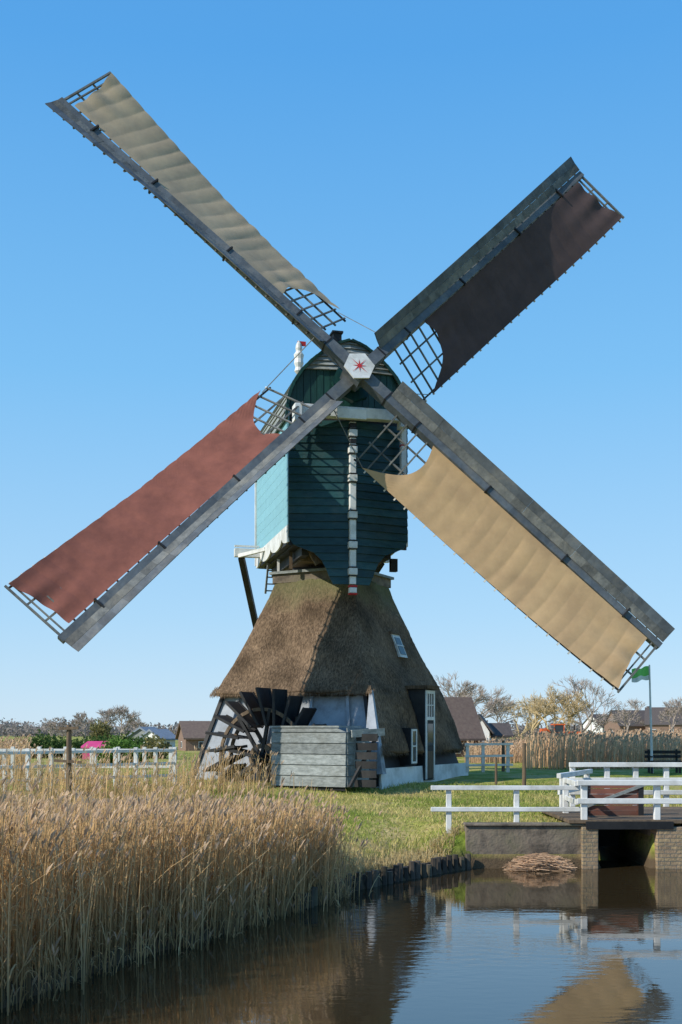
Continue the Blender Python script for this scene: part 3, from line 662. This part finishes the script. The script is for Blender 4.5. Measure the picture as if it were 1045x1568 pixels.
zg=height(pts); top=1.66-.068*np.clip(pts[:,1]-12,-2,20)+.07*vn(pts,1.3,5)+.05*vn(pts,4.1,8)+rng.normal(0,.13,len(pts))
tall=rng.random(len(pts))<.04; top+=tall*rng.uniform(.15,.55,len(pts))
H=np.clip(top-zg,.3,2.2)
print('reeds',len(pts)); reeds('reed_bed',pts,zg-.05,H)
s_=[np.array(p) for p in ((-4.2,8.0),(-3.15,10.3),(-2.8,11.4),(-2.37,12.57),(-1.76,13.5),(-1.09,15.2),(-.59,16),(-.0,17.4))]
P_=[]
for a,b_ in zip(s_[:-1],s_[1:]):
    k=int(np.hypot(*(b_-a))*250); t_=rng.random(k)[:,None]; nr=np.array([-(b_-a)[1],(b_-a)[0]]); nr/=np.hypot(*nr)
    P_.append(a+(b_-a)*t_+nr*(rng.normal(.14,.22,k)+.12*np.sin(t_[:,0]*17))[:,None])
P_=np.concatenate(P_); h_=height(P_)
hh=np.where(rng.random(len(P_))<.4,rng.uniform(.15,.8,len(P_)),rng.uniform(.75,1.0,len(P_))*(1.55-.068*np.clip(P_[:,1]-12,-2,20)))
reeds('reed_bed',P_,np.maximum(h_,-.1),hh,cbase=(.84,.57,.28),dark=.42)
# cut reed pile by wall
N=900; cx_=(rng.random(N)-.5)*2; pts=np.stack([3.62+cx_*.48,20.35+rng.normal(0,.10,N)],1)
rb=RB(); hh=.26*np.sqrt(np.clip(1-cx_**2,0,1))*rng.random(N); an=rng.normal(0,.5,N); L0=rng.uniform(.15,.4,N)
p=np.zeros((N,3,3)); 
for j,s1 in enumerate((-.5,0,.5)):
    p[:,j,0]=pts[:,0]+np.cos(an)*L0*s1; p[:,j,1]=pts[:,1]+np.sin(an)*L0*s1*.5; p[:,j,2]=.02+hh+rng.normal(0,.02,N)
c_=np.array([.66,.44,.28])[None]*rng.uniform(.4,1.2,N)[:,None]
rb.add(p,np.full((N,3),.014),np.tile(np.array([0,.3,.95]),(N,1)),np.repeat(c_[:,None],3,1)); rb.obj('cut_reed_pile')
def farreeds(name,px0,px1,Y0,Y1,N,zt,c):
    Y=rng.uniform(Y0,Y1,N); X=(rng.uniform(px0,px1,N)-CX)*Y/F; P2=np.stack([X,Y],1)
    Hh=np.clip(zt-1.0+.16*vn(P2,.35,3)+.08*vn(P2,1.3,3)+rng.normal(0,.12,N),.2,3); reeds(name,P2,np.full(N,.98),Hh,cbase=c,wk=2.4,leaves=2,dark=.8,plume=.5,blo=.7,bhi=1.05)
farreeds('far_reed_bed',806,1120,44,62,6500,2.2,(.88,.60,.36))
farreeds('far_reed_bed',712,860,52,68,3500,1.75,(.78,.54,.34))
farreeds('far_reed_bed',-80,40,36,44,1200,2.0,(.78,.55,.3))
P2=np.stack([rng.uniform(-6.6,-3.2,420),rng.uniform(22,25.5,420)],1); reeds('reed_bed',P2,height(P2)-.03,rng.uniform(.3,1.2,420),dark=.5)
P2=np.stack([rng.uniform(-8.6,-4,500),rng.uniform(24.5,27,500)],1); reeds('reed_bed',P2,height(P2)-.03,rng.uniform(.3,1.25,500),dark=.5)
P2=np.stack([XP(rng.uniform(270,420,260),28),rng.uniform(27,29,260)],1); reeds('reed_bed',P2,height(P2)-.03,rng.uniform(.3,1.2,260),dark=.5)
# grass blades
N=60000; pts=np.stack([rng.uniform(-7,9,N),16+18*rng.random(N)],1); d_=sdf(pts); keep=(d_>.12)&~inpoly(pts,[(-3.2,34.4),(1,31.9),(4.3,37.7),(-.9,40)]); pts=pts[keep]; N=len(pts)
rb=RB(); zg=height(pts); cl=vn(pts,2.3,9)+rng.normal(0,.5,N); Hh=rng.uniform(.03,.08,N)*(1+.9*(cl>.5))
az_=rng.uniform(0,6.28,N); p=np.zeros((N,3,3)); 
for j,s1 in enumerate((0,.5,1)):
    p[:,j,0]=pts[:,0]+np.cos(az_)*Hh*.6*s1*s1; p[:,j,1]=pts[:,1]+np.sin(az_)*Hh*.6*s1*s1; p[:,j,2]=zg-.01+Hh*s1
g1=np.array([.25,.34,.05]);g2=np.array([.74,.57,.26]); m_=np.clip(.45+.6*vn(pts,1.1,4)+rng.normal(0,.22,N),0,1)[:,None]
c_=(g1*(1-m_)+g2*m_)*rng.uniform(.6,1.2,N)[:,None]
sa=rng.uniform(-1,1,N); rb.add(p,np.tile(np.array([.02,.015,.003]),(N,1)),np.stack([np.cos(sa),np.sin(sa),0*sa],1),np.repeat(c_[:,None],3,1)); rb.obj('grass')
a=np.array([(-.3,16.6),(.2,17.8),(.9,18.8),(1.7,19.8),(2.3,20.6)]); k=rng.random(2600)*4; i_=np.clip(k.astype(int),0,3); fr2=(k-i_)[:,None]
pts=a[i_]*(1-fr2)+a[i_+1]*fr2+np.stack([-np.abs(rng.normal(.35,.3,2600)),np.abs(rng.normal(.2,.2,2600))],1); ok=sdf(pts)>.14; pts=pts[ok]
reeds('dry_bank_grass',pts,height(pts)-.02,rng.uniform(.06,.22,len(pts)),cbase=(.72,.56,.28),plume=0,leaves=2,droop=.35,dark=.7)
# ---------------------------------------------------------------- trees
M['bark']=mat('bare_branches',(.36,.30,.26),(.26,.215,.185),.9,3); M['willow']=mat('willow_twigs',(.50,.38,.20),(.36,.27,.15),.9,3)
def tree(name,x,y,h,k='bark',seed=0,levels=6,spread=.5,kind=3,mint=.018):
    r_=random.Random(seed); mb=MB()
    def seg(a,b_,r0,r1):
        d_=(b_-a).normalized(); sd=d_.orthogonal().normalized(); u=d_.cross(sd); o=len(mb.v); nn=5 if r0>.08 else 3
        for c,r in ((a,r0),(b_,r1)):
            for i in range(nn): t_=6.2832*i/nn; mb.v.append(tuple(c+(sd*math.cos(t_)+u*math.sin(t_))*r))
        for i in range(nn): j=(i+1)%nn; mb.f.append((o+i,o+j,o+nn+j,o+nn+i)); mb.m.append(mb.mi(k))
    def grow(p,d_,l,r,lv):
        e=p+d_*l*.5; d2=(d_+V((r_.gauss(0,.1),r_.gauss(0,.1),r_.gauss(0,.06)))).normalized(); e2_=e+d2*l*.5
        seg(p,e,r,r*.85); seg(e,e2_,r*.85,max(r*.65,mint*.6))
        if lv==0: return
        nb=kind if lv>1 else kind+1
        for i in range(nb):
            dd_=(d2*.95+V((r_.gauss(0,spread),r_.gauss(0,spread),r_.gauss(.12,spread*.6)))).normalized()
            st_=e.lerp(e2_,r_.uniform(.2,1)) if i else e2_
            grow(st_,dd_,l*r_.uniform(.66,.88),max(r*.6,mint),lv-1)
    grow(V((x,y,.9)),V((0,0,1)),h*.27,h*.026,levels)
    zm=max(v[2] for v in mb.v); k_=h/(zm-.9); mb.v=[(x+(v[0]-x)*k_,y+(v[1]-y)*k_,.9+(v[2]-.9)*k_) for v in mb.v]
    return mb.obj(name)
def T(px,ytop,Y,seed,k='bark',**kw): return tree('bare_tree',XP(px,Y),Y,HC+(HZ-ytop)*Y/F-.9,k,seed,**kw)
T(708,1026,85,1,mint=.013); T(730,1048,95,12,mint=.015)
T(842,1046,100,2,'willow',mint=.016); T(815,1060,105,3,'willow',mint=.016); T(872,1054,100,4,'willow',mint=.016); T(892,1030,110,5,mint=.016); T(795,1068,110,15,'willow',mint=.016)
T(905,1070,120,6,mint=.018); T(765,1066,120,7,mint=.018); T(960,1068,130,8,mint=.018); T(1030,1066,130,9,mint=.018)
for i,(px,yt) in enumerate(((95,1096),(130,1088),(158,1084),(185,1078),(208,1092),(78,1100))): T(px,yt,120+6*i,20+i,mint=.018)
def foliage(name,blobs,N,size,c1,c2):
    rb=RB(); per=max(1,N//len(blobs))
    for (x,y,z,rx,ry,rz) in blobs:
        v=rng.normal(0,1,(per,3)); v/=np.linalg.norm(v,axis=1)[:,None]; rad=rng.random(per)**.4; rad*=1+.25*np.sin(v[:,0]*7+x)*np.cos(v[:,2]*6)
        p0=np.array([x,y,z])+v*rad[:,None]*np.array([rx,ry,rz]); p0[:,2]=np.maximum(p0[:,2],.95)
        d_=rng.normal(0,1,(per,3)); d_/=np.linalg.norm(d_,axis=1)[:,None]; sd=np.cross(d_,rng.normal(0,1,(per,3))); sd/=np.linalg.norm(sd,axis=1)[:,None]
        s1=size*rng.uniform(.5,1.4,per); p=np.stack([p0-d_*s1[:,None]/2,p0,p0+d_*s1[:,None]/2],1)
        m_=np.clip(rng.normal(.4,.3,per)+.3*v[:,2],0,1)[:,None]; c_=np.array(c1)*(1-m_)+np.array(c2)*m_
        rb.add(p,np.stack([s1*.1,s1*.6,s1*.1],1),sd,np.repeat(c_[:,None,:],3,1))
    return rb.obj(name)
bl=[]
for px in range(-40,232,9):
    Y=62+random.uniform(-2,2); bl.append((XP(px,Y),Y,1.35+random.uniform(-.1,.2),.5,.7,random.uniform(.6,1.0)))
foliage('hedge',bl,15000,.16,(.025,.055,.018),(.10,.16,.04))
foliage('shrub',[(XP(182,50),50,1.5,.9,.9,.75),(XP(205,50),50,1.35,.7,.8,.7),(XP(168,50),50,1.35,.6,.8,.6)],5000,.12,(.04,.10,.016),(.16,.28,.06))
foliage('shrub',[(XP(240,60),60,1.5,.8,.9,.8),(XP(155,70),70,2.4,.7,.7,.8)],2500,.14,(.12,.12,.05),(.3,.26,.10))
foliage('shrub',[(XP(px,90),90,1.6,1.6,1.2,random.uniform(.6,1.2)) for px in range(745,1060,22)],7000,.16,(.18,.14,.11),(.36,.28,.18))
bl=[]
for i in range(170):
    px=random.uniform(-160,1200); Y=random.uniform(260,340); h=random.uniform(1.2,2.8)
    bl.append((XP(px,Y),Y,1+h*.7,random.uniform(3,6),4,h))
foliage('distant_tree_line',bl,34000,.8,(.24,.21,.20),(.38,.33,.29))
# ---------------------------------------------------------------- background buildings
M['rooftile']=mat('dark_roof_tiles',(.11,.09,.085),(.075,.065,.06),.8,6,bump=.2); M['brownroof']=mat('brown_roof_tiles',(.18,.13,.10),(.13,.09,.075),.8,6)
M['housebrick']=mat('house_brick',(.25,.17,.13),(.19,.12,.09),.9,8); M['render']=mat('white_render',(.75,.75,.73),(.66,.66,.64),.8,3)
M['greyroof']=mat('blue_grey_roof',(.22,.26,.31),(.17,.2,.25),.7,4)
M['pink']=mat('pink_canvas',(.62,.07,.22),(.52,.05,.17),.7,2); M['orange']=mat('orange_paint',(.7,.13,.03),(.6,.1,.02),.5); M['tyre']=mat('black_rubber',(.02,.02,.02))
M['flag']=cloth('flag_cloth',(.20,.62,.16),(.17,.52,.13)); M['flagw']=cloth('flag_cloth_white',(.75,.78,.75),(.65,.7,.65))
def house(name,px,Y,w_,dp,he,hr,roof,wall,rot=0,chim=True,nw=None):
    m_=MB(); c=V((XP(px,Y),Y,.9)); ca,sa=math.cos(rot),math.sin(rot); X_=V((ca,sa,0));Y_=V((-sa,ca,0))
    def q(x,y,z): return c+X_*x+Y_*y+UP*z
    a,b_=w_/2,dp/2; ks=min(1,he/2.2)
    m_.hexa([q(-a,-b_,0),q(a,-b_,0),q(a,b_,0),q(-a,b_,0),q(-a,-b_,he),q(a,-b_,he),q(a,b_,he),q(-a,b_,he)],wall)
    for s in (-1,1):
        m_.poly([q(s*a,-b_,he),q(s*a,b_,he),q(s*a,0,hr-.05)],wall)
        m_.hexa([q(-a-.2,s*(b_+.25),he-.15),q(a+.2,s*(b_+.25),he-.15),q(a+.2,s*(b_+.25),he-.03),q(-a-.2,s*(b_+.25),he-.03),q(-a-.2,0,hr-.12),q(a+.2,0,hr-.12),q(a+.2,0,hr+.05),q(-a-.2,0,hr+.05)],roof)
    nw=nw or max(1,int(w_/2.2))
    for i in range(nw):
        x=-a+w_*(i+.5)/nw
        m_.box(q(x,-b_-.02,he*.5),.8*ks,.05,1.0*ks,'render',X_,Y_); m_.box(q(x,-b_-.05,he*.5),.64*ks,.04,.84*ks,'glass',X_,Y_)
    m_.box(q(-a-.02,0,he*.5),.05,.8*ks,1.0*ks,'render',X_,Y_); m_.box(q(-a-.05,0,he*.5),.04,.6*ks,.8*ks,'glass',X_,Y_)
    if chim: m_.box(q(a*.5,0,hr+.2),.5,.5,.9,'housebrick',X_,Y_); m_.box(q(a*.5,0,hr+.68),.6,.6,.08,'rooftile',X_,Y_)
    return m_.obj(name)
house('farmhouse',682,64,3.0,3.0,1.2,3.5,'brownroof','housebrick',.35,False)
house('white_cottage',756,70,1.6,1.6,1.35,2.05,'rooftile','render',.15,False); house('white_cottage',735,69,1.3,1.3,1.55,2.6,'rooftile','render',1.35,False)
house('brick_house',975,190,9,6,2.4,5.0,'rooftile','housebrick',.2); house('brick_house',1028,185,8,6,2.6,5.4,'rooftile','housebrick',-.3); house('brick_house',928,210,7,6,2.2,4.6,'rooftile','render',.5)
house('brick_house',1085,190,9,6,2.5,5,'brownroof','housebrick',.1)
house('barn',302,85,2.3,3.6,1.1,2.3,'brownroof','housebrick',.3,False); house('grey_shed',243,90,1.6,2.2,1.0,1.7,'greyroof','render',.9,False); house('grey_shed',226,98,1.8,2.6,1.1,1.9,'greyroof','greyboard',1.1,False)
m_=MB(); c=V((XP(151,56),56,1.0)); w2,hh_=.68,.95
for s in (-1,1):
    m_.hexa([c+V((-w2,s*.6,.1)),c+V((w2,s*.6,.1)),c+V((w2,s*.55,.1)),c+V((-w2,s*.55,.1)),c+V((-w2,s*.6,hh_-.25)),c+V((w2,s*.6,hh_-.25)),c+V((w2,s*.55,hh_-.25)),c+V((-w2,s*.55,hh_-.25))],'pink')
    m_.hexa([c+V((-w2-.05,s*.66,hh_-.28)),c+V((w2+.05,s*.66,hh_-.28)),c+V((w2+.05,s*.62,hh_-.2)),c+V((-w2-.05,s*.62,hh_-.2)),c+V((-w2+.15,0,hh_)),c+V((w2-.15,0,hh_)),c+V((w2-.15,0,hh_+.05)),c+V((-w2+.15,0,hh_+.05))],'pink')
m_.poly([c+V((-w2,-.6,.1)),c+V((-w2,.6,.1)),c+V((-w2,.6,hh_-.25)),c+V((-w2+.15,0,hh_)),c+V((-w2,-.6,hh_-.25))],'pink')
m_.box(c+V((.3,-.62,.4)),.3,.02,.4,'render'); m_.obj('pink_tent')
m_=MB(); Y=75; c=V((XP(866,Y),Y,1.45))
m_.box(c+V((.2,0,.75)),1.5,1.0,.5,'orange'); m_.box(c+V((-.5,0,1.2)),.7,.9,.5,'glass'); m_.box(c+V((-.5,0,1.48)),.8,1.0,.08,'orange')
for x in (-.82,-.18): m_.box(c+V((x,-.46,1.2)),.06,.06,.5,'orange')
for x,r in ((-.5,.45),(.7,.33)):
    for s in (-.6,.6): m_.cyl(c+V((x,s-.12,r)),c+V((x,s+.12,r)),r,r,'tyre',14)
m_.beam(c+V((-.9,0,.9)),c+V((-1.4,0,1.2)),.15,.15,'orange'); m_.box(c+V((-1.5,0,1.0)),.3,.9,.4,'orange'); m_.cyl(c+V((.6,0,1)),c+V((.6,0,1.45)),.05,.05,'tyre',6)
m_.box(c+V((0,0,-.24)),5.0,3.0,.46,'wood'); m_.obj('tractor')
m_=MB(); Y=40; a=W(999,1165,Y); b_=W(989,1018,Y); m_.cyl(V((a.x,Y,.9)),V((a.x-.1,Y,b_.z)),.05,.03,'white',8); m_.obj('flagpole')
m_=MB(); tp=V((a.x-.1,Y,b_.z-.05))
def ff(u,v): return tp+V((-.62*u,.10*math.sin(u*7),-.30*v-.12*u+.03*math.sin(u*9+v*3)))
m_.grid(ff,16,6,'flag'); ob=m_.obj('flag',smooth=True)
m_=MB(); m_.grid(lambda u,v: tp+V((-.62*u,.10*math.sin(u*7),-.30-.16*v-.12*u+.03*math.sin(u*9+3+v))),16,3,'flagw'); o2=m_.obj('flag_stripe',ob,smooth=True)
m_=MB(); Y=40; c=W(1018,1160,Y); c=V((c.x,Y,.98))
for i in range(3): m_.box(c+V((0,-.15+.14*i,.46)),1.3,.11,.04,'black')
for i in range(2): m_.box(c+V((0,.24,.62+.16*i)),1.3,.04,.11,'black')
for s in (-.5,.5):
    m_.box(c+V((s,-.15,.22)),.07,.07,.44,'black'); m_.beam(c+V((s,.22,0)),c+V((s,.27,.88)),.07,.07,'black'); m_.box(c+V((s,.03,.62)),.06,.42,.05,'black')
m_.obj('park_bench')
# ---------------------------------------------------------------- light, world, camera
EL=math.radians(35)
s=V((-.87,-.48,0)).normalized()*math.cos(EL)+UP*math.sin(EL)
l=bpy.data.lights.new('sun','SUN'); l.energy=5.0; l.angle=math.radians(.5); l.color=(1,.94,.83)
lo=bpy.data.objects.new('sun',l); sc.collection.objects.link(lo); lo.rotation_euler=s.to_track_quat('Z','Y').to_euler()
wd=bpy.data.worlds.new('World'); sc.world=wd; wd.use_nodes=True; nt=wd.node_tree
sk=nt.nodes.new('ShaderNodeTexSky'); sk.sky_type='NISHITA'; sk.sun_disc=False; sk.sun_elevation=EL; sk.sun_rotation=math.atan2(s.x,s.y)
sk.air_density=1.0; sk.dust_density=.1; sk.ozone_density=2.0
tc=nt.nodes.new('ShaderNodeTexCoord'); sp=nt.nodes.new('ShaderNodeSeparateXYZ'); nt.links.new(tc.outputs['Generated'],sp.inputs[0])
rp=nt.nodes.new('ShaderNodeValToRGB'); e=rp.color_ramp.elements
e[0].position=0; e[0].color=(.55,.74,.91,1); e[1].position=1; e[1].color=(.05,.22,.60,1)
for p_,c_ in ((.10,(.40,.67,.93,1)),(.30,(.20,.53,.91,1)),(.52,(.092,.38,.83,1))):
    x=e.new(p_); x.color=c_
nt.links.new(sp.outputs[2],rp.inputs[0])
vs=nt.nodes.new('ShaderNodeVectorMath'); vs.operation='SCALE'; vs.inputs[3].default_value=1/.15*1.03; nt.links.new(rp.outputs[0],vs.inputs[0])
mx=nt.nodes.new('ShaderNodeMix'); mx.data_type='RGBA'; mx.inputs[0].default_value=.9; nt.links.new(sk.outputs[0],mx.inputs[6]); nt.links.new(vs.outputs[0],mx.inputs[7])
bg=nt.nodes['Background']; nt.links.new(mx.outputs[2],bg.inputs[0]); bg.inputs[1].default_value=.15
sc.view_settings.view_transform='Standard'; sc.view_settings.look='None'; sc.view_settings.exposure=0
cd=bpy.data.cameras.new('camera'); co=bpy.data.objects.new('camera',cd); sc.collection.objects.link(co); co.location=(0,0,HC); co.rotation_euler=(math.radians(90),0,0)
cd.sensor_fit='VERTICAL'; cd.sensor_height=36; cd.sensor_width=24; cd.lens=36*F/1568; cd.shift_y=(HZ-784)/1568; cd.clip_end=5000; sc.camera=co
